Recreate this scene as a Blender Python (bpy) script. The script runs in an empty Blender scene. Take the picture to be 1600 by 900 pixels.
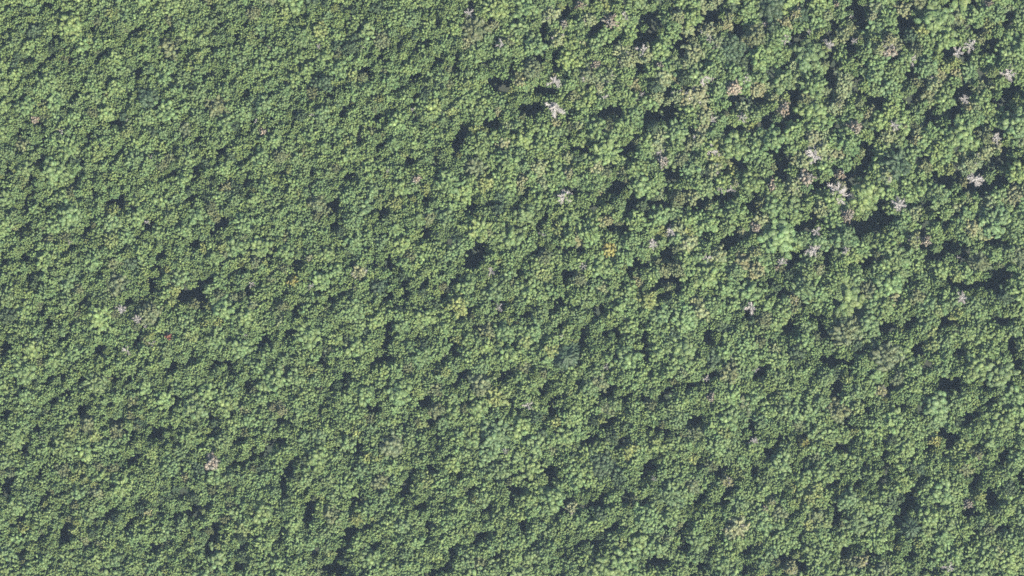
import bpy, math, random
import numpy as np

# ------------------------------------------------------------------ camera, sky, sun, exposure
S = bpy.context.scene
COL = S.collection
MPP = 0.30                      # metres of forest per photograph pixel
CAM_H = 1600.0
cam_d = bpy.data.cameras.new('camera')
cam = bpy.data.objects.new('camera', cam_d)
COL.objects.link(cam)
cam.location = (0, 0, CAM_H)
cam.rotation_euler = (0, 0, 0)
cam_d.sensor_width = 36.0
cam_d.lens = 36.0 * CAM_H / (1600 * MPP)
cam_d.clip_start = 1.0
cam_d.clip_end = 9000.0
S.camera = cam

SUN_EL, SUN_AZ = 50.0, 137.0    # azimuth clockwise from the top of the picture
W = bpy.data.worlds.new('World'); S.world = W; W.use_nodes = True
nt = W.node_tree; nt.nodes.clear()
sky = nt.nodes.new('ShaderNodeTexSky'); sky.sky_type = 'NISHITA'; sky.sun_disc = False
sky.sun_elevation = math.radians(SUN_EL); sky.sun_rotation = math.radians(SUN_AZ)
bg = nt.nodes.new('ShaderNodeBackground'); bg.inputs['Strength'].default_value = 0.108
wo = nt.nodes.new('ShaderNodeOutputWorld')
nt.links.new(sky.outputs[0], bg.inputs[0]); nt.links.new(bg.outputs[0], wo.inputs[0])

sun_d = bpy.data.lights.new('sun', 'SUN'); sun_d.energy = 5.0; sun_d.angle = math.radians(0.53)
sun_d.color = (1.0, 0.95, 0.86)
sun = bpy.data.objects.new('sun', sun_d); COL.objects.link(sun)
sun.location = (900, -900, 1400)
sun.rotation_euler = (math.radians(90 - SUN_EL), 0, math.radians(180 - SUN_AZ))

S.view_settings.view_transform = 'Standard'
S.view_settings.look = 'None'
S.view_settings.exposure = 1.62
S.view_settings.gamma = 1.0
S.cycles.use_denoising = False
S.cycles.max_bounces = 6
HAZE_DENSITY = 0.000021

rnd = random.Random(41)
rg = np.random.default_rng(41)

# ------------------------------------------------------------------ materials
def new_mat(name):
    m = bpy.data.materials.new(name); m.use_nodes = True
    t = m.node_tree; t.nodes.clear()
    return m, t, t.nodes.new('ShaderNodeOutputMaterial')

def foliage_mat(name, source):
    """leaf colour = tree tint x leaf-clump tone, with patchy leaf colour; some light passes through the leaves"""
    m, t, out = new_mat(name); N = t.nodes; L = t.links
    if source == 'OBJECT':
        a = N.new('ShaderNodeObjectInfo'); tint = a.outputs['Color']
    else:
        a = N.new('ShaderNodeAttribute'); a.attribute_type = 'INSTANCER'; a.attribute_name = 'tint'; tint = a.outputs['Color']
    tone = N.new('ShaderNodeAttribute'); tone.attribute_name = 'tone'
    tc = N.new('ShaderNodeTexCoord')
    no = N.new('ShaderNodeTexNoise'); no.inputs['Scale'].default_value = 0.9; no.inputs['Detail'].default_value = 4.0
    L.new(tc.outputs['Object'], no.inputs['Vector'])
    mr = N.new('ShaderNodeMapRange'); mr.inputs['From Min'].default_value = 0.3; mr.inputs['From Max'].default_value = 0.7
    mr.inputs['To Min'].default_value = 0.82; mr.inputs['To Max'].default_value = 1.2
    L.new(no.outputs['Fac'], mr.inputs['Value'])
    mu = N.new('ShaderNodeMath'); mu.operation = 'MULTIPLY'
    L.new(mr.outputs[0], mu.inputs[0]); L.new(tone.outputs['Fac'], mu.inputs[1])
    vs = N.new('ShaderNodeVectorMath'); vs.operation = 'SCALE'
    L.new(tint, vs.inputs[0]); L.new(mu.outputs[0], vs.inputs['Scale'])
    n2 = N.new('ShaderNodeTexNoise'); n2.inputs['Scale'].default_value = 0.28; n2.inputs['Detail'].default_value = 3.0
    L.new(tc.outputs['Object'], n2.inputs['Vector'])
    m2 = N.new('ShaderNodeMapRange'); m2.inputs['From Min'].default_value = 0.38; m2.inputs['From Max'].default_value = 0.62
    L.new(n2.outputs['Fac'], m2.inputs['Value'])
    hm = N.new('ShaderNodeMix'); hm.data_type = 'VECTOR'; hm.inputs['A'].default_value = (0.90, 0.98, 0.97); hm.inputs['B'].default_value = (1.16, 1.03, 0.95)
    L.new(m2.outputs[0], hm.inputs['Factor'])
    vm = N.new('ShaderNodeVectorMath'); vm.operation = 'MULTIPLY'
    L.new(vs.outputs[0], vm.inputs[0]); L.new(hm.outputs['Result'], vm.inputs[1])
    p = N.new('ShaderNodeBsdfPrincipled'); p.inputs['Roughness'].default_value = 0.6
    p.inputs['Specular IOR Level'].default_value = 0.35
    L.new(vm.outputs[0], p.inputs['Base Color'])
    tr = N.new('ShaderNodeBsdfTranslucent')
    tm = N.new('ShaderNodeVectorMath'); tm.operation = 'MULTIPLY'; tm.inputs[1].default_value = (1.3, 1.35, 0.6)
    L.new(vm.outputs[0], tm.inputs[0]); L.new(tm.outputs[0], tr.inputs['Color'])
    mx = N.new('ShaderNodeMixShader'); mx.inputs[0].default_value = 0.30
    L.new(p.outputs[0], mx.inputs[1]); L.new(tr.outputs[0], mx.inputs[2]); L.new(mx.outputs[0], out.inputs['Surface'])
    return m

def bark_mat(name, c1, c2):
    m, t, out = new_mat(name); N = t.nodes; L = t.links
    tc = N.new('ShaderNodeTexCoord'); no = N.new('ShaderNodeTexNoise'); no.inputs['Scale'].default_value = 2.5
    no.inputs['Detail'].default_value = 6.0
    L.new(tc.outputs['Object'], no.inputs['Vector'])
    r = N.new('ShaderNodeValToRGB'); r.color_ramp.elements[0].position = 0.35; r.color_ramp.elements[1].position = 0.65
    r.color_ramp.elements[0].color = (*c1, 1); r.color_ramp.elements[1].color = (*c2, 1)
    L.new(no.outputs['Fac'], r.inputs[0])
    p = N.new('ShaderNodeBsdfPrincipled'); p.inputs['Roughness'].default_value = 0.85
    L.new(r.outputs[0], p.inputs['Base Color']); L.new(p.outputs[0], out.inputs['Surface'])
    return m

LEAF = foliage_mat('leaf', 'OBJECT')
LEAF_MASS = foliage_mat('leaf_mass', 'INSTANCER')
BARK = bark_mat('bark', (0.06, 0.045, 0.035), (0.14, 0.11, 0.085))
DEADWOOD = bark_mat('deadwood', (0.26, 0.235, 0.205), (0.42, 0.385, 0.34))

def ground_mat():
    m, t, out = new_mat('leaf_litter'); N = t.nodes; L = t.links
    tc = N.new('ShaderNodeTexCoord')
    n1 = N.new('ShaderNodeTexNoise'); n1.inputs['Scale'].default_value = 0.12; n1.inputs['Detail'].default_value = 8
    n2 = N.new('ShaderNodeTexNoise'); n2.inputs['Scale'].default_value = 1.7; n2.inputs['Detail'].default_value = 8
    L.new(tc.outputs['Object'], n1.inputs['Vector']); L.new(tc.outputs['Object'], n2.inputs['Vector'])
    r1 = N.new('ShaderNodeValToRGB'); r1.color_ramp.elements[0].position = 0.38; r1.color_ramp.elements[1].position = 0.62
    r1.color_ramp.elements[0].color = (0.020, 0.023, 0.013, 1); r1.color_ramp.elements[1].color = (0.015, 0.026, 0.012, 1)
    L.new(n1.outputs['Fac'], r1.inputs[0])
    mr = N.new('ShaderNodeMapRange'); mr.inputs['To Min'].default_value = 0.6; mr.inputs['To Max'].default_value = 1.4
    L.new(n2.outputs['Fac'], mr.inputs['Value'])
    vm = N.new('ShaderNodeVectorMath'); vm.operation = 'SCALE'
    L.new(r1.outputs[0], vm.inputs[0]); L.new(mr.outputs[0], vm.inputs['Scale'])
    p = N.new('ShaderNodeBsdfPrincipled'); p.inputs['Roughness'].default_value = 0.95
    L.new(vm.outputs[0], p.inputs['Base Color']); L.new(p.outputs[0], out.inputs['Surface'])
    return m

# ------------------------------------------------------------------ the setting: ground and air
def mesh_from(name, V, F, mat, tone=None, smooth=False):
    """V (n,3), F list of (m,k) index arrays"""
    me = bpy.data.meshes.new(name)
    V = np.asarray(V, dtype=np.float32)
    me.vertices.add(len(V)); me.vertices.foreach_set('co', V.ravel())
    loops = np.concatenate([f.ravel() for f in F]).astype(np.int32)
    tot = np.concatenate([np.full(len(f), f.shape[1], dtype=np.int32) for f in F])
    start = np.concatenate([[0], np.cumsum(tot)[:-1]]).astype(np.int32)
    me.loops.add(len(loops)); me.loops.foreach_set('vertex_index', loops)
    me.polygons.add(len(tot)); me.polygons.foreach_set('loop_start', start); me.polygons.foreach_set('loop_total', tot)
    if tone is not None:
        a = me.attributes.new('tone', 'FLOAT', 'FACE'); a.data.foreach_set('value', np.asarray(tone, dtype=np.float32))
    me.update(); me.validate()
    if smooth: me.shade_smooth()
    me.materials.append(mat)
    return me

def make_ground():
    n = 120; ext = 3000.0
    u = np.linspace(-1, 1, n + 1); u = np.sign(u) * np.abs(u) ** 2.2 * ext
    X, Y = np.meshgrid(u, u, indexing='ij')
    Z = 0.6 * np.sin(X * 0.031 + 1.2) * np.cos(Y * 0.027) + 0.35 * np.sin(X * 0.083 + Y * 0.071) - 1.0
    V = np.stack([X, Y, Z], -1).reshape(-1, 3)
    i, j = np.meshgrid(np.arange(n), np.arange(n), indexing='ij'); a = (i * (n + 1) + j).ravel()
    F = np.stack([a, a + n + 1, a + n + 2, a + 1], -1)
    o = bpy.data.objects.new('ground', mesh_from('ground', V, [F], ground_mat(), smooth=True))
    o['kind'] = 'structure'; COL.objects.link(o)
make_ground()

def make_haze():
    x, z0, z1 = 3200.0, -4.0, CAM_H + 40
    V = [(-x, -x, z0), (x, -x, z0), (x, x, z0), (-x, x, z0), (-x, -x, z1), (x, -x, z1), (x, x, z1), (-x, x, z1)]
    F = np.array([(0, 3, 2, 1), (4, 5, 6, 7), (0, 1, 5, 4), (1, 2, 6, 5), (2, 3, 7, 6), (3, 0, 4, 7)])
    m, t, out = new_mat('haze_air')
    v = t.nodes.new('ShaderNodeVolumePrincipled'); v.inputs['Color'].default_value = (0.62, 0.80, 1.0, 1)
    v.inputs['Density'].default_value = HAZE_DENSITY; v.inputs['Anisotropy'].default_value = 0.0
    t.links.new(v.outputs[0], out.inputs['Volume'])
    o = bpy.data.objects.new('haze', mesh_from('haze', V, [F], m)); o['kind'] = 'stuff'; COL.objects.link(o)
if HAZE_DENSITY > 0: make_haze()

# ------------------------------------------------------------------ crowns (prototype: radius 6 m, top at 21 m)
def ico(sub):
    p = (1 + 5 ** 0.5) / 2
    v = [(-1, p, 0), (1, p, 0), (-1, -p, 0), (1, -p, 0), (0, -1, p), (0, 1, p), (0, -1, -p), (0, 1, -p), (p, 0, -1), (p, 0, 1), (-p, 0, -1), (-p, 0, 1)]
    f = [(0, 11, 5), (0, 5, 1), (0, 1, 7), (0, 7, 10), (0, 10, 11), (1, 5, 9), (5, 11, 4), (11, 10, 2), (10, 7, 6), (7, 1, 8), (3, 9, 4), (3, 4, 2), (3, 2, 6), (3, 6, 8), (3, 8, 9), (4, 9, 5), (2, 4, 11), (6, 2, 10), (8, 6, 7), (9, 8, 1)]
    v = [np.array(a, float) / np.linalg.norm(a) for a in v]
    for _ in range(sub):
        cache, g = {}, []
        def mid(a, b):
            k = (min(a, b), max(a, b))
            if k not in cache:
                m = v[a] + v[b]; v.append(m / np.linalg.norm(m)); cache[k] = len(v) - 1
            return cache[k]
        for a, b, c in f:
            ab, bc, ca = mid(a, b), mid(b, c), mid(c, a)
            g += [(a, ab, ca), (b, bc, ab), (c, ca, bc), (ab, bc, ca)]
        f = g
    return np.array(v), np.array(f)
ICO_V, ICO_F = ico(1)

def lump(P, Fq, Ft, T, c, axes, rad, leaves, leaf, tone, rng):
    """a bough end: an uneven core with leafy sprays standing off it"""
    M = np.array(axes) * np.array(rad)[:, None]
    k = sum(len(p) for p in P)
    d = 0.70 + 0.42 * rng.random(len(ICO_V))
    P.append(c + (ICO_V * d[:, None]) @ M)
    Ft.append(ICO_F + k); T[0].append(tone * (0.88 + 0.24 * rng.random(len(ICO_F))))
    k += len(ICO_V)
    n = rng.normal(size=(leaves, 3)); n[:, 2] = np.abs(n[:, 2]) * 0.9 + n[:, 2] * 0.1; n /= np.linalg.norm(n, axis=1)[:, None]
    q = c + (n * (0.87 + 0.29 * rng.random((leaves, 1)))) @ M
    a = rng.normal(size=(leaves, 3)); a -= n * (a * n).sum(1)[:, None] * 0.75; a /= np.linalg.norm(a, axis=1)[:, None]
    b = np.cross(n, a) + 0.4 * rng.normal(size=(leaves, 3)); b /= np.linalg.norm(b, axis=1)[:, None]
    s = leaf * (0.6 + 0.8 * rng.random((leaves, 1)))
    quad = np.stack([q - a * s, q - b * s * 0.6, q + a * s, q + b * s * 0.6], 1).reshape(-1, 3)
    P.append(quad); Fq.append(np.arange(leaves * 4).reshape(-1, 4) + k)
    T[1].append(tone * (0.87 + 0.26 * rng.random(leaves)))

def crown_mesh(seed, style, mats):
    """one crown as bough ends spread over a dome, its outline broken into unequal limbs"""
    rng = np.random.default_rng(seed)
    R, TOP = 6.0, 21.0
    P, Fq, Ft, T = [], [], [], ([], [])
    par = {  # boughs, bough radius, radial stretch, dome depth, leaf, leaves, outline
        'clumped': (46, 0.190, 1.20, 3.0, 0.27, 30, 0.38),
        'spiky':   (52, 0.146, 1.90, 2.8, 0.27, 30, 0.44),
        'smooth':  (96, 0.128, 1.20, 2.6, 0.24, 20, 0.24),
        'open':    (36, 0.178, 1.35, 3.2, 0.27, 30, 0.55),
        'needle':  (90, 0.085, 2.60, 6.5, 0.22, 20, 0.16),
    }[style]
    nb, br, st, dome, leaf, nl, wob = par
    ph = rng.random(5) * 6.28
    nlimb = rng.integers(5, 9)
    out = lambda th: 1 + wob * (0.5 * np.sin(nlimb * th + ph[0]) + 0.35 * np.sin(3 * th + ph[1]) + 0.3 * np.sin(2 * th + ph[2]) + 0.25 * np.sin(13 * th + ph[3]))
    # limb heads: local highs inside the crown, each carrying its own cluster of boughs
    nh = 7
    hx = rng.normal(size=(nh, 2)); hx = hx / np.linalg.norm(hx, axis=1)[:, None] * (0.25 + 0.5 * rng.random((nh, 1))) * R
    hz = 1.6 * rng.random(nh)
    for i in range(nb):
        rr = math.sqrt((i + 0.5) / nb); th = i * 2.39996 + rng.normal() * 0.28
        rr = min(1, max(0, rr + rng.normal() * 0.045))
        o = out(th); r = rr * 0.90 * R * o
        x, y = r * math.cos(th), r * math.sin(th)
        dh = np.hypot(hx[:, 0] - x, hx[:, 1] - y)
        z = TOP - 1.4 - dome * rr ** 2.2 + (hz * np.exp(-(dh / 1.7) ** 2)).sum() - 1.0 + rng.normal() * 0.55
        tilt = 0.25 + 0.75 * rr
        rad = np.array([math.cos(th), math.sin(th), 0.0])
        if style != 'needle': th2 = th + rng.normal() * 0.75
        else: th2 = th
        rad = np.array([math.cos(th2) * tilt, math.sin(th2) * tilt, 1.05 - tilt if style != 'needle' else -0.25]); rad /= np.linalg.norm(rad)
        tan = np.cross([0, 0, 1.0], rad); tan /= np.linalg.norm(tan) + 1e-9
        up = np.cross(rad, tan)
        b = br * R * (0.72 + 0.60 * rng.random()) * (1.08 - 0.25 * rr)
        tone = float(np.clip(1 + 0.11 * rng.normal(), 0.72, 1.30))
        lump(P, Fq, Ft, T, np.array([x, y, z]), (rad, tan, up), (b * st * (0.85 + 0.4 * rng.random()), b * (0.75 + 0.35 * rng.random()), b * 0.95), nl, leaf, tone, rng)
    # lower boughs that close the crown from below
    for i in range(26 if style != 'open' else 12):
        rr = math.sqrt((i + 0.5) / 26) * 0.88; th = i * 2.39996 + 1.0 + rng.normal() * 0.2
        r = rr * 0.86 * R * out(th)
        b = R * (0.20 + 0.07 * rng.random())
        z = TOP - 3.4 - dome * rr ** 2.0 + rng.normal() * 0.3
        lump(P, Fq, Ft, T, np.array([r * math.cos(th), r * math.sin(th), z]), np.eye(3), (b, b, b * 0.7), 26, leaf, float(0.95 + 0.1 * rng.normal()), rng)
    V = np.concatenate(P)
    tone = np.concatenate(T[0] + T[1])
    return [mesh_from('crown_' + style, V, [np.concatenate(Ft), np.concatenate(Fq)], m, tone) for m in mats]

# tapered tubes
def tube(P, F, pts, rads, n=6):
    pts = np.asarray(pts, float); k = sum(len(p) for p in P)
    rings = []
    for i, p in enumerate(pts):
        d = pts[min(i + 1, len(pts) - 1)] - pts[max(i - 1, 0)]; d /= np.linalg.norm(d) + 1e-9
        a = np.cross(d, [0.3, 0.9, 0.2]); a /= np.linalg.norm(a) + 1e-9; b = np.cross(d, a)
        t = np.arange(n) / n * 2 * math.pi
        rings.append(p + rads[i] * (np.cos(t)[:, None] * a + np.sin(t)[:, None] * b))
    P.append(np.concatenate(rings))
    for i in range(len(pts) - 1):
        q = np.arange(n); q2 = (q + 1) % n
        F.append(np.stack([k + i * n + q, k + i * n + q2, k + (i + 1) * n + q2, k + (i + 1) * n + q], -1))

def trunk_mesh(seed):
    rng = np.random.default_rng(seed); P, F = [], []
    lean = rng.normal(size=2) * 0.3
    top = np.array([lean[0], lean[1], 16.5])
    tube(P, F, [(0, 0, -2), (0, 0, 0.6), top * [0.4, 0.4, 0.5], top], [0.55, 0.40, 0.28, 0.10], 9)
    for i in range(7):
        th = i * 0.9 + rng.random() * 0.6; z = 8 + i * 1.1; L = 4.6 - 0.35 * i
        s = np.array([lean[0] * z / 16, lean[1] * z / 16, z]); d = np.array([math.cos(th), math.sin(th), 0.75])
        tube(P, F, [s, s + d * L * 0.5, s + d * L * 0.95 + [0, 0, 0.6]], [0.15, 0.10, 0.03], 5)
    return mesh_from('trunk', np.concatenate(P), F, BARK, smooth=True)

STYLES = [('clumped', s) for s in range(8)] + [('spiky', s) for s in range(7)] + [('smooth', s) for s in range(3)] + [('open', s) for s in range(6)] + [('needle', s) for s in range(2)]
CROWNS, MASS_CROWNS, IDX = [], [], {}
for i, (st, sd) in enumerate(STYLES):
    a, b = crown_mesh(1000 + i * 17 + sd, st, (LEAF, LEAF_MASS))
    CROWNS.append(a); MASS_CROWNS.append(b); IDX.setdefault(st, []).append(i)
TRUNKS = [trunk_mesh(s) for s in range(4)]

# ------------------------------------------------------------------ what the photograph shows, in its pixels
# dark openings in the canopy: x, y, half width, half height (d = slanting up to the right)
GAPS = []
def gaps(txt):
    for w in txt.split():
        d = w.endswith('d'); a = [float(v) for v in w.rstrip('d').split(',')]
        GAPS.append((*a, 40.0 if d else 0.0))
gaps('''82,5,8,8 25,27,9,5d 68,98,22,5d 85,60,5,8 147,45,8,4 170,47,7,3 208,50,14,5d 262,47,5,6 38,92,9,4 108,97,6,7 157,90,7,6 212,110,5,12 120,145,9,6
208,140,8,6 332,12,8,5d 343,40,5,6 370,60,9,9 380,38,7,5 326,80,5,8 325,117,7,6 350,115,7,6 383,145,9,8 136,212,5,12 65,212,6,12 30,205,8,6 305,218,9,7 392,200,8,5
373,205,5,6 180,190,7,6 5,55,8,6 65,188,5,4 290,90,6,5
467,24,5,6 413,60,6,4 540,35,7,6 650,37,12,7 682,28,6,10 658,66,9,6 625,66,7,5 577,107,10,7 593,88,5,4 685,92,8,6 712,100,7,14 676,102,4,8 652,118,9,6
780,130,19,14 755,102,9,5 798,108,6,7 457,185,8,9 517,145,10,5d 540,172,15,6d 562,213,5,10 647,165,6,16 720,210,12,11 625,139,8,6 595,178,8,5 735,10,7,8 775,60,5,6 770,190,10,12
848,45,10,10 885,18,8,7 928,45,12,10 1010,57,12,15 1020,35,7,12 1027,18,6,7 1062,70,10,10 1108,35,20,17 1148,45,8,7 965,60,8,7 868,95,8,15 850,140,18,9
845,80,6,14 828,170,20,10 887,200,5,15 947,172,17,8 1022,180,15,14 1045,176,13,11 1110,125,9,11 1145,160,9,9 1185,157,13,9 997,110,6,9 1005,145,6,7 1150,200,14,8 1190,190,10,8 1040,140,6,6
1335,15,8,15 1345,30,9,8 1415,35,9,7 1295,52,9,10 1250,52,10,6 1332,70,9,13 1298,118,6,29 1342,125,5,15 1365,160,13,8 1420,60,8,8 1485,85,8,11 1510,85,7,8 1545,75,15,11
1525,45,10,5 1582,22,10,8 1575,150,14,16 1505,140,11,12 1490,168,13,8 1447,130,6,5 1472,133,7,6 1430,150,9,10 1455,175,8,9 1235,190,13,18 1205,180,6,6 1240,150,8,8 1218,112,7,6
1553,205,15,8 1540,118,8,8 1305,195,7,8 1420,205,6,6
190,232,12,5d 120,278,10,9 128,245,5,10 64,250,6,6 45,285,5,4 272,245,5,12 270,268,7,7 305,268,8,12 380,250,7,6 385,285,10,10 348,235,8,6 325,290,9,4 190,310,5,14 175,315,6,6
147,303,5,6 50,303,5,5 38,320,5,4 72,325,5,9 35,355,15,7d 40,400,9,9 135,360,10,7 232,352,6,8 305,380,11,9 250,398,9,8 110,387,12,6d 157,420,6,9 250,418,6,7 237,440,9,9
350,345,14,7d 335,360,7,5 370,422,9,8 315,443,16,8d 6,410,6,5 47,433,5,6 390,445,8,5 10,268,6,4 298,312,8,6
545,275,13,9 592,235,6,12 640,250,12,6 678,250,7,12 490,265,6,5 437,275,4,8 485,290,4,4 520,325,10,14 522,348,9,7 667,310,10,7d 648,302,6,4 737,328,10,9 760,318,6,5 752,345,6,6
747,394,15,15 732,415,11,6 465,410,9,12 608,413,9,13 595,335,10,12 665,365,13,8d 422,405,5,5 773,230,5,5 705,440,7,10 632,445,7,7 663,440,6,8 775,422,7,5 710,230,6,12 697,375,4,8 585,410,4,8
910,232,18,8 980,232,10,10 1057,272,10,14 900,298,15,6 950,300,8,5 966,290,5,14 983,325,7,15 1093,320,8,11 1175,322,8,9 1135,305,15,9 1150,260,12,8 847,345,11,8 890,387,17,6 840,395,8,10 822,300,8,5
988,417,11,9 1013,412,8,7 1050,350,7,4 1145,375,13,8 1060,440,12,8 1030,442,14,6d 885,425,13,7 880,440,5,10 810,425,8,5 925,320,8,5 965,355,12,6 1045,395,8,12 1025,315,8,6
1372,330,14,18 1358,352,24,14 1222,270,13,17 1220,242,9,9 1275,290,8,7 1325,280,7,8 1358,236,9,8 1345,260,10,8 1442,245,8,9 1525,295,18,11 1475,280,17,9 1565,247,13,10 1585,285,12,5 1595,258,5,6
1450,320,12,8 1490,385,20,15 1505,402,11,9 1480,345,8,6 1445,350,8,7 1508,445,28,10 1560,435,20,17 1240,405,13,11 1293,405,6,15 1268,345,9,8 1355,410,11,11 1410,385,7,7 1555,375,13,6 1560,330,6,7 1450,395,6,15
1205,438,8,8 1420,440,6,6
293,460,16,11 315,472,8,13 272,478,7,5 200,475,7,8 75,505,9,8 7,540,8,15 155,550,9,10 75,595,9,9 95,590,6,6 125,592,8,5 178,590,6,10 205,592,6,8 215,527,9,8 268,572,8,10 293,565,7,10 337,568,9,8
358,575,8,12 387,598,9,9 245,671,14,7 80,628,9,10 105,615,10,5d 125,640,10,7d 182,655,11,7 210,635,11,4 268,632,12,7d 325,650,7,7 5,650,8,10 60,665,8,6 385,455,9,5 65,485,7,5 130,470,6,6 108,512,5,9 100,525,8,6
235,455,7,8
463,482,6,14 450,520,13,8d 505,562,9,15 540,590,9,15 412,532,11,9 595,562,12,15 602,535,10,9 605,515,9,9 655,528,10,5 660,628,11,12 672,655,7,12 690,565,7,10 705,540,8,15 743,508,5,9 730,487,9,6
785,480,10,8 720,590,11,12 790,585,10,11 460,595,9,6 520,610,9,5 442,658,12,7 505,632,8,5 585,640,12,8 632,462,6,11 695,460,9,8 605,465,9,9 535,458,6,6 427,472,6,6 520,470,5,8 517,655,5,5 797,625,5,5 635,665,9,5
872,475,14,9d 935,485,10,12 910,530,8,15 945,520,6,10 965,520,6,11 1007,530,6,17 1007,558,5,9 820,492,8,6 877,505,5,8 1105,525,9,15 1105,590,10,11 1043,612,18,10d 950,610,15,8d 850,605,8,11 940,575,10,6
1080,655,18,11 1085,600,11,5 860,640,11,9 875,618,9,5 805,640,10,6 1188,582,9,13 1170,663,9,8 950,662,17,8d 1170,490,12,7d 980,618,8,8 1005,625,5,9 880,465,6,8 900,600,6,5 1040,460,6,5 1025,670,14,6
1222,460,10,8 1253,465,7,13 1230,515,13,10 1285,515,8,12 1280,495,12,5 1300,562,16,8 1328,572,7,7 1253,568,7,5 1385,515,12,9 1435,545,9,15 1450,570,9,8 1420,505,9,7 1345,545,6,8 1310,603,7,9 1310,615,8,8
1392,605,9,12 1405,635,11,6 1485,603,24,14 1547,600,9,10 1500,550,9,9 1475,505,10,8 1490,500,10,8 1570,500,17,8 1580,540,10,15 1592,572,11,15 1515,650,9,11 1545,630,8,6 1440,635,9,9 1360,640,7,7 1325,665,14,6 1200,620,6,5
1270,590,7,4
38,702,9,10 8,755,10,11 8,772,6,8 207,718,14,8d 205,683,8,6 237,680,14,8 70,775,9,9 93,770,7,6 97,795,8,7 170,803,15,9d 155,810,7,4 205,818,14,6d 217,787,6,5 285,770,11,8d 300,800,15,10 275,805,8,8 318,795,8,10
328,843,11,13 335,825,6,6 247,800,5,8 240,855,9,8 98,840,10,10 103,820,5,9 65,840,8,7 28,817,8,8 360,765,8,6 370,722,11,7 392,712,8,8 378,857,11,8d 372,885,8,8 260,880,7,5 293,877,5,6 330,680,5,8 372,688,6,8
30,865,6,6 290,842,6,5 142,850,5,6 60,740,8,6
418,700,10,13 440,690,10,6 452,725,7,8 440,765,7,13 480,805,9,17 490,785,11,5 437,835,6,13 545,835,14,14 530,865,10,13 520,890,24,11 578,818,11,8 555,780,13,7d 635,760,12,15 643,735,5,13 672,735,7,10 558,705,12,9
492,860,8,8 583,850,11,5 625,865,5,9 738,765,8,8 718,740,7,5 660,790,8,9 692,788,7,8 758,795,8,11 750,840,12,9 670,830,6,17 710,855,10,5d 773,870,10,9 672,893,9,8 702,880,7,9 797,775,5,11 680,700,8,6
683,680,8,4 450,740,8,10
920,687,18,8d 862,737,10,15 868,715,5,6 1008,738,13,10 1020,725,5,6 930,790,18,9 940,775,9,8 978,775,7,13 955,827,15,8d 925,848,14,8 905,850,8,7 1025,880,18,12 1070,822,12,9 1065,850,10,8 1095,890,10,10 1125,735,14,7d
1140,765,10,8 1130,780,8,10 1093,780,8,11 1180,738,9,9 1197,705,4,11 1175,680,6,8 1090,722,8,6 1170,860,9,11 1165,890,8,7 1120,830,5,11 805,770,10,10 820,820,7,9 835,850,8,10 878,793,6,9 880,870,6,15
1005,780,6,5 970,690,8,7 1045,678,8,4 1110,862,7,6
1222,685,11,8 1247,688,6,11 1310,695,12,7 1325,698,10,7 1382,710,7,15 1385,725,6,10 1450,705,9,9 1480,680,15,10 1483,700,11,8 1533,690,8,6 1568,715,11,13 1597,745,6,12 1378,752,8,11 1355,728,10,6 1422,762,7,13
1420,790,13,13 1405,812,9,10 1300,755,13,5d 1310,808,8,11 1302,785,5,8 1243,800,9,7 1230,875,10,8 1252,880,8,15 1253,840,5,11 1358,865,10,15 1380,860,15,7 1400,845,8,8 1318,860,9,8 1420,868,9,7 1450,893,13,8
1515,800,13,8 1548,770,10,10 1550,790,8,8 1520,835,9,11 1570,825,13,8 1525,755,8,8 1220,770,6,6 1255,720,7,5 1445,745,9,5 1335,760,5,8 1205,705,8,6 1530,740,8,6''')

# bare dead trees: x, y, spread, brightness (b bright white, g grey)
SNAGS = []
for w in '''96,205,5g 199,187,3g 401,187,5g 419,74,5g 497,73,6b 565,75,4g 487,179,4g 733,20,7g 784,68,9b 645,171,4g 977,25,7b 1005,78,10b 866,126,10b 914,122,7g
867,168,14b 943,152,8g 1003,147,4b 1098,118,14b 1110,62,8g 1120,73,6g 1167,123,8g 1113,187,9b 1160,183,7g 1195,38,5g 865,215,5g 1228,62,9g 1263,50,5g 1295,70,8b 1335,64,5b 1330,25,4g 1423,93,9b
1497,82,9g 1518,70,9g 1577,115,13b 1508,155,7b 1398,195,9b 1558,215,8b 235,247,5b 230,347,5b 108,378,4g 392,443,6g 486,447,5b 575,359,3g 767,423,6b 606,267,4g
879,229,5g 881,308,12b 1032,238,7g 1112,238,12b 1050,360,10b 1020,381,9g 1127,296,6b 1143,296,6b 848,366,5b 911,416,6b 1105,404,8b 1177,390,5g 1072,382,5b
1272,243,16b 1310,303,16b 1406,321,11b 1276,361,7g 1273,392,11b 1323,391,7b 1222,410,7b 1525,280,11b 1497,402,4g
188,483,8b 214,499,7b 227,510,4b 236,537,6g 197,547,7g 383,524,4b 780,480,6b 1175,480,10b 947,573,5g 1105,592,6g 1182,578,5g 825,634,8g 878,525,5g 1503,466,9b
65,685,6g 790,705,5b 1178,690,7b 1022,748,5b 1482,888,10b 1343,743,3g 497,650,3g'''.split():
    a = w[:-1].split(','); SNAGS.append((float(a[0]), float(a[1]), float(a[2]), w[-1]))

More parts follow.
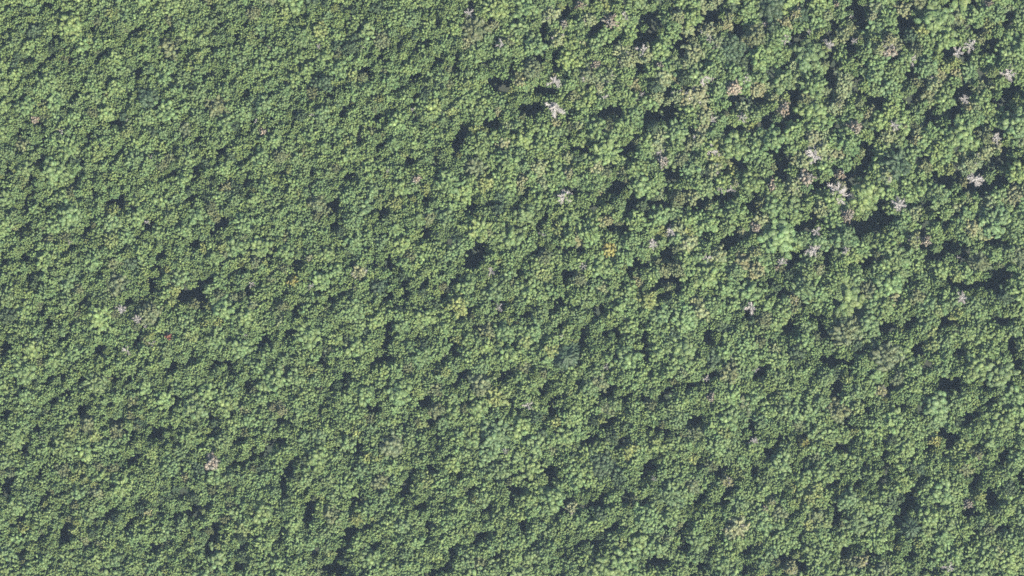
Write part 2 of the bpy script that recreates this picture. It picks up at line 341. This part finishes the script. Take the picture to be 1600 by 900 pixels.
# living trees the photograph tells apart: x, y, radius, colour word, form
COLOUR = {
    'yellow': (0.180, 0.178, 0.054), 'lemon': (0.128, 0.160, 0.053), 'bright': (0.110, 0.158, 0.051), 'green': (0.098, 0.147, 0.050),
    'blue': (0.091, 0.136, 0.051), 'dark': (0.044, 0.070, 0.030), 'olive': (0.092, 0.112, 0.049), 'tan': (0.205, 0.180, 0.110),
    'pink': (0.200, 0.180, 0.140), 'pale': (0.175, 0.185, 0.105), 'red': (0.185, 0.085, 0.055), 'brown': (0.125, 0.105, 0.055),
}
MARKED = []
def marked(col, txt):
    for w in txt.split():
        f = {'s': 'spiky', 'm': 'smooth', 'o': 'open', 'n': 'needle', 'c': 'clumped'}[w[-1]]
        a = w[:-1].split(','); MARKED.append((float(a[0]), float(a[1]), float(a[2]), col, f))
marked('yellow', '953,389,15o 1462,689,11c 1257,692,10s 457,438,10c')
marked('lemon', '617,317,13s 757,287,17s 197,205,13m 172,375,14s 715,477,17c 775,620,19s 985,705,15c 1012,470,18s 1495,490,12c 1397,378,10m 1552,112,10m 1280,49,9c 1484,264,10c 870,357,12o 1022,690,9c 500,47,15c 522,11,8m 592,155,9s 377,827,14c 116,830,10s 125,733,10c 555,811,12s 1530,775,10c 1323,592,10c 939,655,8c 1365,60,10c')
marked('bright', '947,235,26s 1355,305,27c 1465,32,30c 887,92,17c 110,38,22c 176,95,17s 747,357,22s 620,190,17c 888,372,15c 1018,512,12c 930,820,15c 1500,210,26c 620,20,18m 1080,25,18c 1240,205,18c 1475,60,20c 1575,795,14c 1370,845,20s 1502,828,16s 1410,755,18s 480,110,14c 995,345,18s 1590,270,18c 1130,285,16c 1150,330,18s 1385,380,18c 255,625,18c 170,850,14s')
marked('olive', '495,315,15c 832,107,18m 1065,248,14m 232,490,20m 437,243,13m 1275,715,12c 1405,590,14c 1275,805,14c 1060,310,14m 330,321,10s 947,267,12m 850,402,14m 905,437,14m 1180,55,20m 395,20,14m 1060,420,14m 1540,210,14s 680,640,14c 1195,500,16m')
marked('tan', '1090,152,22s 560,425,14c 893,793,11c 1150,825,20s 1345,878,14c 1375,610,11c 1235,888,13m 887,270,10c 1149,286,7c 288,746,8c 1530,710,8c 1245,20,12s 484,402,7c 425,637,8m 441,641,10s 1135,752,11s 1240,467,10s 1310,160,10s 1205,783,8c 1390,62,12s 1105,45,12c')
marked('pink', '331,722,14c 1182,354,10c 1147,136,13c 1336,198,11c 1390,78,14c 53,187,7c 1030,105,9s 650,279,9o 1545,6,7c 410,205,8c 957,32,13s 907,8,8s 1307,5,7c 1313,272,8c 1325,335,11s 1448,376,8c 1195,795,8o 1513,787,9o 1260,278,13o 1295,250,8o 1207,290,9o 1037,252,11o 1225,170,11o 930,100,9o 1110,620,9o 881,37,8o 1213,418,6o')
marked('pale', '862,22,16s 1058,150,12s 950,118,14s 1285,235,18s 1140,25,9c 1090,218,14c 1342,160,8s 1525,248,10s 1115,265,14c 920,30,12c 1375,75,12s 1430,375,12c 1390,270,16s 1180,395,10s 870,60,14c 1060,25,14s 1240,290,14s 980,95,16m 1460,130,14c')
marked('red', '263,526,9o')
marked('dark', '885,557,27n 1025,135,17n 1070,122,12m 547,75,14m 505,130,16c 590,10,14c 1400,258,24s 1020,200,14n 1425,825,22n 1425,55,13c 470,180,13m 1145,75,24m 1250,20,16c')
marked('blue', '967,317,13m 550,345,16m 1150,427,18m 347,690,17m 1325,780,18c 1590,192,24c 1465,635,24c 1562,585,25c 1265,85,26c 905,35,12c 930,70,15c 1255,450,20s 1430,575,16c 1060,655,18m 1110,110,16c 640,30,16m 460,590,16c 1465,305,20s 1555,345,24s 1400,400,22s 1320,370,20s 1365,115,18c 1450,105,20m 835,70,18c 1225,125,20c 970,140,14s 930,580,14c 1290,590,16m')

# ------------------------------------------------------------------ where every tree stands
MARG = 260
gx, gy = np.meshgrid(np.arange(-MARG, 1600 + MARG, 3.0), np.arange(-MARG, 900 + MARG, 3.0), indexing='ij')
cover = np.zeros(gx.shape)
def mark_cover(x, y, r):
    i0, i1 = int((x - r + MARG) // 3), int((x + r + MARG) // 3) + 2
    j0, j1 = int((y - r + MARG) // 3), int((y + r + MARG) // 3) + 2
    i0, j0 = max(0, i0), max(0, j0)
    w = np.hypot(gx[i0:i1, j0:j1] - x, gy[i0:i1, j0:j1] - y) < r
    cover[i0:i1, j0:j1][w] = 1
gapm = np.full(gx.shape, 9e9)
for (x, y, a, b, t) in GAPS:
    if t == 0 and abs(a - b) <= 3: a, b, t = max(a, b) * 1.25, min(a, b) * 0.85, rnd.uniform(30, 65)
    c, s = math.cos(math.radians(t)), math.sin(math.radians(t))
    dx, dy = gx - x, gy - y
    w = 0.93 if x < 700 else 1.03
    a, b = a * w, b * w
    u, v = dx * c - dy * s, dx * s + dy * c
    k = np.sqrt((u / a) ** 2 + (v / b) ** 2)
    gapm = np.minimum(gapm, (k - 1) * min(a, b) * 1.1)
def wavy(x, y, q):
    return (np.sin(x * q + 1.7 * np.sin(y * q * 0.8)) + np.sin(y * q * 1.13 + 1.9 * np.sin(x * q * 0.7 + 1.0))) * 0.5
du, dv = (gx - gy) * 0.35, (gx + gy) * 0.95      # openings run down-left to up-right
gapm = gapm + 3.0 * wavy(du, dv, 0.30) + 1.8 * wavy(gx + 90, gy - 40, 0.71)
def gap_at(x, y):
    i = int(round((x + MARG) / 3)); j = int(round((y + MARG) / 3))
    return gapm[min(max(i, 0), gx.shape[0] - 1), min(max(j, 0), gx.shape[1] - 1)]

def base_radius(x, y):
    t = min(1, max(0, (x + 0.25 * (y - 450) - 330) / 850)); t = t * t * (3 - 2 * t)
    u = min(1, max(0, (x - 700) / 400)) * min(1, max(0, (500 - y) / 400))
    return 14.5 + 7.0 * t + 2.5 * u

def old_stand(x, y):
    """the upper right of the photograph is an older stand: larger crowns with dark slits between them"""
    return min(1, max(0, (x - 720) / 260)) * min(1, max(0, (620 - y) / 260))

TREES = []      # x, y, r, colour name or None, form, how ('marked', 'fill', 'low')
placed = np.zeros((0, 3))
for (x, y, r, c, f) in MARKED:
    TREES.append([x, y, r, c, f, 'marked'])
pts = [(t[0], t[1], t[2]) for t in TREES] + [(x, y, r * 0.55) for (x, y, r, c) in SNAGS]
for cx, cy, cr in pts:
    mark_cover(cx, cy, cr * 0.92)
cell = 30.0
gridh = {}
def put(x, y, r):
    gridh.setdefault((int(x // cell), int(y // cell)), []).append((x, y, r))
def clear(x, y, r, k):
    i, j = int(x // cell), int(y // cell)
    for a in range(i - 2, i + 3):
        for b in range(j - 2, j + 3):
            for (px, py, pr) in gridh.get((a, b), ()):
                if (px - x) ** 2 + (py - y) ** 2 < (k * (pr + r)) ** 2: return False
    return True
for p in pts: put(*p)
for shrink, tries, k in ((1.25, 16000, 0.76), (1.0, 30000, 0.72), (0.78, 40000, 0.70), (0.6, 40000, 0.68)):
    for _ in range(tries):
        x = rnd.uniform(-MARG, 1600 + MARG); y = rnd.uniform(-MARG, 900 + MARG)
        r = base_radius(x, y) * shrink * rnd.uniform(0.76, 1.26)
        inside = -20 < x < 1620 and -20 < y < 920
        if inside and gap_at(x, y) < r * 1.02: continue
        if not inside and rnd.random() < 0.03: continue
        if not clear(x, y, r, k + 0.11 * max(0.22, old_stand(x, y))): continue
        put(x, y, r); TREES.append([x, y, r, None, None, 'fill'])
        mark_cover(x, y, r * 0.95)
# lower trees wherever the canopy is still open and the photograph shows no opening
order = np.argwhere((cover == 0) & (gapm > 4))
rg.shuffle(order)
for i, j in order:
    if cover[i, j]: continue
    if rnd.random() < 0.9 * old_stand(gx[i, j], gy[i, j]): continue
    x, y = gx[i, j] + rnd.uniform(-1, 1), gy[i, j] + rnd.uniform(-1, 1)
    r = min(base_radius(x, y) * 0.72, max(4.5, gapm[i, j] + 2.0)) * rnd.uniform(0.85, 1.1)
    TREES.append([x, y, r, None, None, 'low'])
    mark_cover(x, y, r * 0.85)

def world(px, py, h):
    """where a tree of height h stands so that its crown is seen over that spot from the aircraft"""
    k = 1 - h / CAM_H
    return ((px - 800) * MPP * k, (450 - py) * MPP * k)

def fill_look(x, y):
    """colour and form of a tree the photograph does not single out"""
    n = math.sin(x * 0.011 + 1.3) * math.cos(y * 0.013) + 0.6 * math.sin(x * 0.027 + y * 0.019)
    right = min(1, max(0, (x - 650) / 400)) * min(1, max(0, (520 - y) / 300))
    q = rnd.random()
    if q < 0.11 + 0.05 * n: c = 'bright'
    elif q < 0.125: c = 'lemon'
    elif q < 0.165: c = 'olive'
    elif q < 0.36 - 0.07 * n: c = 'blue'
    elif q < 0.375: c = 'dark'
    elif q < 0.377 + 0.15 * right: c = 'pale'
    elif q < 0.379 + 0.22 * right: c = 'tan'
    else: c = 'green'
    f = rnd.choices(['clumped', 'spiky', 'smooth', 'open'], [0.42, 0.34, 0.11, 0.13])[0]
    return c, f

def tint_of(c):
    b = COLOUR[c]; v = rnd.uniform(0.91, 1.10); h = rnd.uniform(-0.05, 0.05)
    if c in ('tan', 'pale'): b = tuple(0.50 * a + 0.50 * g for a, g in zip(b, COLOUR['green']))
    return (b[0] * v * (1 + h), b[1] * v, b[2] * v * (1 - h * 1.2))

for t in TREES:
    if t[3] is None:
        t[3], t[4] = fill_look(t[0], t[1])
        if t[2] > 17 and t[3] in ('tan', 'pale', 'lemon'): t[3] = 'olive' if t[3] == 'lemon' else 'green'
    t.append(tint_of(t[3]))

# ------------------------------------------------------------------ labels
ONES = 'zero one two three four five six seven eight nine ten eleven twelve thirteen fourteen fifteen sixteen seventeen eighteen nineteen'.split()
TENS = '- - twenty thirty forty fifty sixty seventy eighty ninety'.split()
def spell(n):
    n = int(min(99, max(0, n)))
    if n < 20: return ONES[n]
    return TENS[n // 10] + ('' if n % 10 == 0 else '-' + ONES[n % 10])
def place_words(x, y):
    return f'{spell(x / 16)} percent across, {spell(y / 9)} percent down'
WORD = {'yellow': 'golden yellow', 'lemon': 'yellow-green', 'bright': 'bright green', 'green': 'mid green', 'blue': 'dull bluish-green', 'dark': 'dark green',
        'olive': 'olive green', 'tan': 'tan', 'pink': 'pinkish brown', 'pale': 'pale whitish-green', 'red': 'rusty red', 'brown': 'brownish'}
USED = set()
def unique(label, x, y):
    base = label; k = 0
    while label in USED:
        k += 1
        label = base.replace(' percent down', f' percent down{", higher one" if k == 1 else ", lower one"}')
    USED.add(label)
    return label
def beside(x, y, r, skip=None):
    best = None
    for (sx, sy, sr, c) in SNAGS:
        d = math.hypot(sx - x, sy - y) - r - sr
        if (sx, sy) != skip and sr >= 7 and d < 7 and (best is None or d < best[0]): best = (d, 'by a bare snag')
    if best: return best[1]
    for a in range(0, 360, 30):
        if gap_at(x + (r + 5) * math.cos(math.radians(a)), y + (r + 5) * math.sin(math.radians(a))) < 0: return 'beside a dark gap'
    return 'in closed canopy'
def tree_label(x, y, r, c, f, how):
    size = 'very broad' if r > 21 else 'broad' if r > 16 else 'middling' if r > 11 else 'small'
    return unique(f'{size} {WORD[c]} crown {beside(x, y, r)}, {place_words(x, y)}', x, y)

# ------------------------------------------------------------------ trees one by one: the marked ones and the largest of the rest
def link(name, data, parent=None):
    o = bpy.data.objects.new(name, data); COL.objects.link(o); o.parent = parent
    return o
def height_of(r): return 21.0 * (0.85 + 0.15 * min(1.3, r * MPP / 6.0))
inview = [t for t in TREES if 4 < t[0] < 1596 and 4 < t[1] < 896 and t[5] != 'low']
mk = [t for t in inview if t[5] == 'marked']
rest = sorted([t for t in inview if t[5] == 'fill'], key=lambda t: -t[2])[:max(0, 300 - len(mk))]
single = mk + rest
single_ids = {id(t) for t in single}
for t in single:
    x, y, r, c, f, how, tint = t
    i = rnd.choice(IDX[f]); s = r * MPP / 6.0
    H = height_of(r) * rnd.uniform(0.96, 1.07) + (0.8 if how == 'marked' else 0) + rnd.uniform(-1, 2) * old_stand(x, y)
    conifer = f == 'needle'
    e = link('conifer_tree' if conifer else 'broadleaf_tree', None)
    e.location = (*world(x, y, H * 0.9), 0); e.rotation_euler[2] = rnd.uniform(0, 6.28)
    e.scale = (s, s, H / 21.0)
    e['label'] = tree_label(x, y, r, c, f, how); e['category'] = 'tree'
    e['group'] = 'dark conifers in the forest' if conifer else 'broadleaf trees of the forest canopy'
    tr = link('trunk', TRUNKS[rnd.randrange(4)], e)
    cr = link('crown', CROWNS[i], e); cr.color = (*tint, 1)
    t.append(e)

# ------------------------------------------------------------------ bare dead trees: trunk and each limb with its twigs
def limb_mesh(seed, L, rise):
    rng = np.random.default_rng(seed); P, F = [], []
    p0 = np.zeros(3); d = np.array([1.0, 0, rise]); d /= np.linalg.norm(d)
    pts = [p0]
    for i in range(4):
        d = d + rng.normal(size=3) * 0.10; d /= np.linalg.norm(d); pts.append(pts[-1] + d * L / 4)
    tube(P, F, pts, [0.15, 0.12, 0.095, 0.065, 0.03], 6)
    for i in range(48):
        t = 0.2 + 0.75 * rng.random(); k = min(3, int(t * 4)); s = pts[k] + (pts[k + 1] - pts[k]) * (t * 4 - k)
        q = d * 0.8 + rng.normal(size=3) * np.array([0.4, 0.85, 0.45]); q /= np.linalg.norm(q); l = L * (0.14 + 0.20 * rng.random())
        m = s + q * l * 0.5 + rng.normal(size=3) * 0.05
        tube(P, F, [s, m, s + q * l], [0.055, 0.042, 0.022], 4)
        for _ in range(2):
            g = q + rng.normal(size=3) * 0.6; g /= np.linalg.norm(g)
            tube(P, F, [m, m + g * l * 0.55], [0.05, 0.022], 3)
    return mesh_from('limb', np.concatenate(P), F, DEADWOOD, smooth=True)
LIMBS = [limb_mesh(300 + i, 4.0 * k, rs) for i, (k, rs) in enumerate([(1.05, 0.25), (0.9, 0.5), (1.15, 0.15), (0.7, 0.9), (1.0, 0.4), (0.8, 0.6), (0.5, 1.6)])]
def dead_trunk():
    P, F = [], []
    tube(P, F, [(0, 0, -2), (0, 0, 1), (0.1, 0.05, 10), (0.0, 0.1, 16), (0.2, 0, 20)], [0.5, 0.38, 0.28, 0.17, 0.05], 8)
    return mesh_from('dead_trunk', np.concatenate(P), F, DEADWOOD, smooth=True)
DTRUNK = dead_trunk()
for (x, y, r, b) in SNAGS:
    H = 19.5 + rnd.uniform(-0.8, 1.8) + (0.8 if b == 'b' else 0)
    e = link('dead_tree', None); e.location = (*world(x, y, H * 0.95), 0); e.rotation_euler[2] = rnd.uniform(0, 6.28)
    s = r * MPP * 1.18 / 4.0; e.scale = (s, s, H / 20.0)
    look = ('large bright white' if r >= 11 else 'bright white' if r >= 7 else 'small pale') if b == 'b' else ('dull grey' if r >= 7 else 'small grey')
    near = 'beside a dark gap' if beside(x, y, r, (x, y)) == 'beside a dark gap' else 'among green crowns'
    e['label'] = unique(f'{look} leafless dead tree {near}, {place_words(x, y)}', x, y); e['category'] = 'dead tree'
    e['group'] = 'bare dead trees standing in the canopy'
    link('trunk', DTRUNK, e)
    n = 18 if r >= 11 else 13 if r >= 7 else 8
    if b == 'g': n = max(5, n - 3)
    for k in range(n):
        l = link('limb', LIMBS[rnd.randrange(7)], e)
        zz = 15.5 + 3.6 * k / n
        l.location = (0, 0, zz); l.rotation_euler = (rnd.uniform(-.3, .3), 0, k * 2.39996 + rnd.uniform(-.35, .35))
        q = (1.0 - 0.35 * k / n) * rnd.uniform(0.85, 1.1); th = 1.0 + max(0, 0.9 - s) * 0.35
        l.scale = (q, q * th, q * th)

# bare limbs standing out of the pinkish dying crowns
for t in single:
    if t[3] in ('pink', 'tan', 'pale') and t[5] == 'marked':
        e = t[-1]
        for k in range(6 if t[3] != 'pink' else 9):
            l = link('bare_limb', LIMBS[rnd.randrange(7)], e)
            l.location = (0, 0, 16.6); l.rotation_euler = (rnd.uniform(-.3, .3), rnd.uniform(-.5, -.2), k * 2.39996 + rnd.uniform(-.3, .3))
            q = rnd.uniform(0.95, 1.25); l.scale = (q, q, q)

# ------------------------------------------------------------------ the rest of the forest and its undergrowth, each one mass
def scatter(name, label, rows, meshes):
    """rows: (x, y, z, sx, sz, rot, mesh index, tint)"""
    me = bpy.data.meshes.new(name)
    me.vertices.add(len(rows)); me.vertices.foreach_set('co', np.array([r[:3] for r in rows], dtype=np.float32).ravel())
    def att(n, ty, val, key='value'):
        a = me.attributes.new(n, ty, 'POINT'); a.data.foreach_set(key, np.array(val, dtype=np.float32 if ty != 'INT' else np.int32).ravel())
    att('size', 'FLOAT_VECTOR', [(r[3], r[3], r[4]) for r in rows], 'vector')
    att('turn', 'FLOAT_VECTOR', [(0, 0, r[5]) for r in rows], 'vector')
    att('pick', 'INT', [r[6] for r in rows])
    att('tint', 'FLOAT_COLOR', [(*r[7], 1) for r in rows], 'color')
    o = link(name, me); o['kind'] = 'stuff'; o['label'] = label; o['category'] = 'forest'
    me.materials.append(LEAF_MASS)
    src = bpy.data.collections.new(name + '_shapes')
    for i, m in enumerate(meshes):
        q = bpy.data.objects.new(f'{name}_shape_{i:02d}', m); src.objects.link(q)
    g = bpy.data.node_groups.new(name, 'GeometryNodeTree')
    g.interface.new_socket('Geometry', in_out='INPUT', socket_type='NodeSocketGeometry')
    g.interface.new_socket('Geometry', in_out='OUTPUT', socket_type='NodeSocketGeometry')
    N, L = g.nodes, g.links
    gi, go = N.new('NodeGroupInput'), N.new('NodeGroupOutput')
    ci = N.new('GeometryNodeCollectionInfo'); ci.inputs['Collection'].default_value = src
    ci.inputs['Separate Children'].default_value = True; ci.inputs['Reset Children'].default_value = True
    ip = N.new('GeometryNodeInstanceOnPoints'); ip.inputs['Pick Instance'].default_value = True
    def named(n, ty):
        a = N.new('GeometryNodeInputNamedAttribute'); a.data_type = ty; a.inputs['Name'].default_value = n
        return a.outputs['Attribute']
    L.new(gi.outputs[0], ip.inputs['Points']); L.new(ci.outputs[0], ip.inputs['Instance'])
    L.new(named('pick', 'INT'), ip.inputs['Instance Index'])
    er = N.new('FunctionNodeEulerToRotation'); L.new(named('turn', 'FLOAT_VECTOR'), er.inputs[0]); L.new(er.outputs[0], ip.inputs['Rotation'])
    L.new(named('size', 'FLOAT_VECTOR'), ip.inputs['Scale']); L.new(ip.outputs[0], go.inputs[0])
    md = o.modifiers.new('scatter', 'NODES'); md.node_group = g
    return o

rows = []
for t in TREES:
    if id(t) in single_ids: continue
    x, y, r, c, f, how, tint = t[:7]
    s = r * MPP / 6.0; H = height_of(r) * rnd.uniform(0.93, 1.07)
    H += rnd.uniform(-2.5, 1.0) * max(0.4, old_stand(x, y))
    if how == 'low': H *= 0.96; s *= 1.10
    rows.append((*world(x, y, H * 0.9), 0.0, s, H / 21.0, rnd.uniform(0, 6.28), rnd.choice(IDX[f]), tint))
scatter('woodland', 'closed green broadleaf canopy between the larger crowns', rows, MASS_CROWNS)

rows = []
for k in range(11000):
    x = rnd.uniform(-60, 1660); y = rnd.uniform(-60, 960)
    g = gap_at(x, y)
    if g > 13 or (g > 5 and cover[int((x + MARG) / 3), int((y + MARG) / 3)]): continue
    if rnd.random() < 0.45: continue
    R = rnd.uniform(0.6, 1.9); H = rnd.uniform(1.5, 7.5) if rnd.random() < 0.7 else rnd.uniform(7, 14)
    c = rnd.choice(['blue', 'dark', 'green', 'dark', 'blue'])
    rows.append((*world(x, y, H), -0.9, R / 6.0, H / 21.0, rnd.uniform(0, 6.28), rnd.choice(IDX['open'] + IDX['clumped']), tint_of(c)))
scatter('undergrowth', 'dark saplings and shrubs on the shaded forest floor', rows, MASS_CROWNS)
print('trees', len(TREES), 'single', len(single), 'marked', len(mk), 'smallest single', single[-1][2])
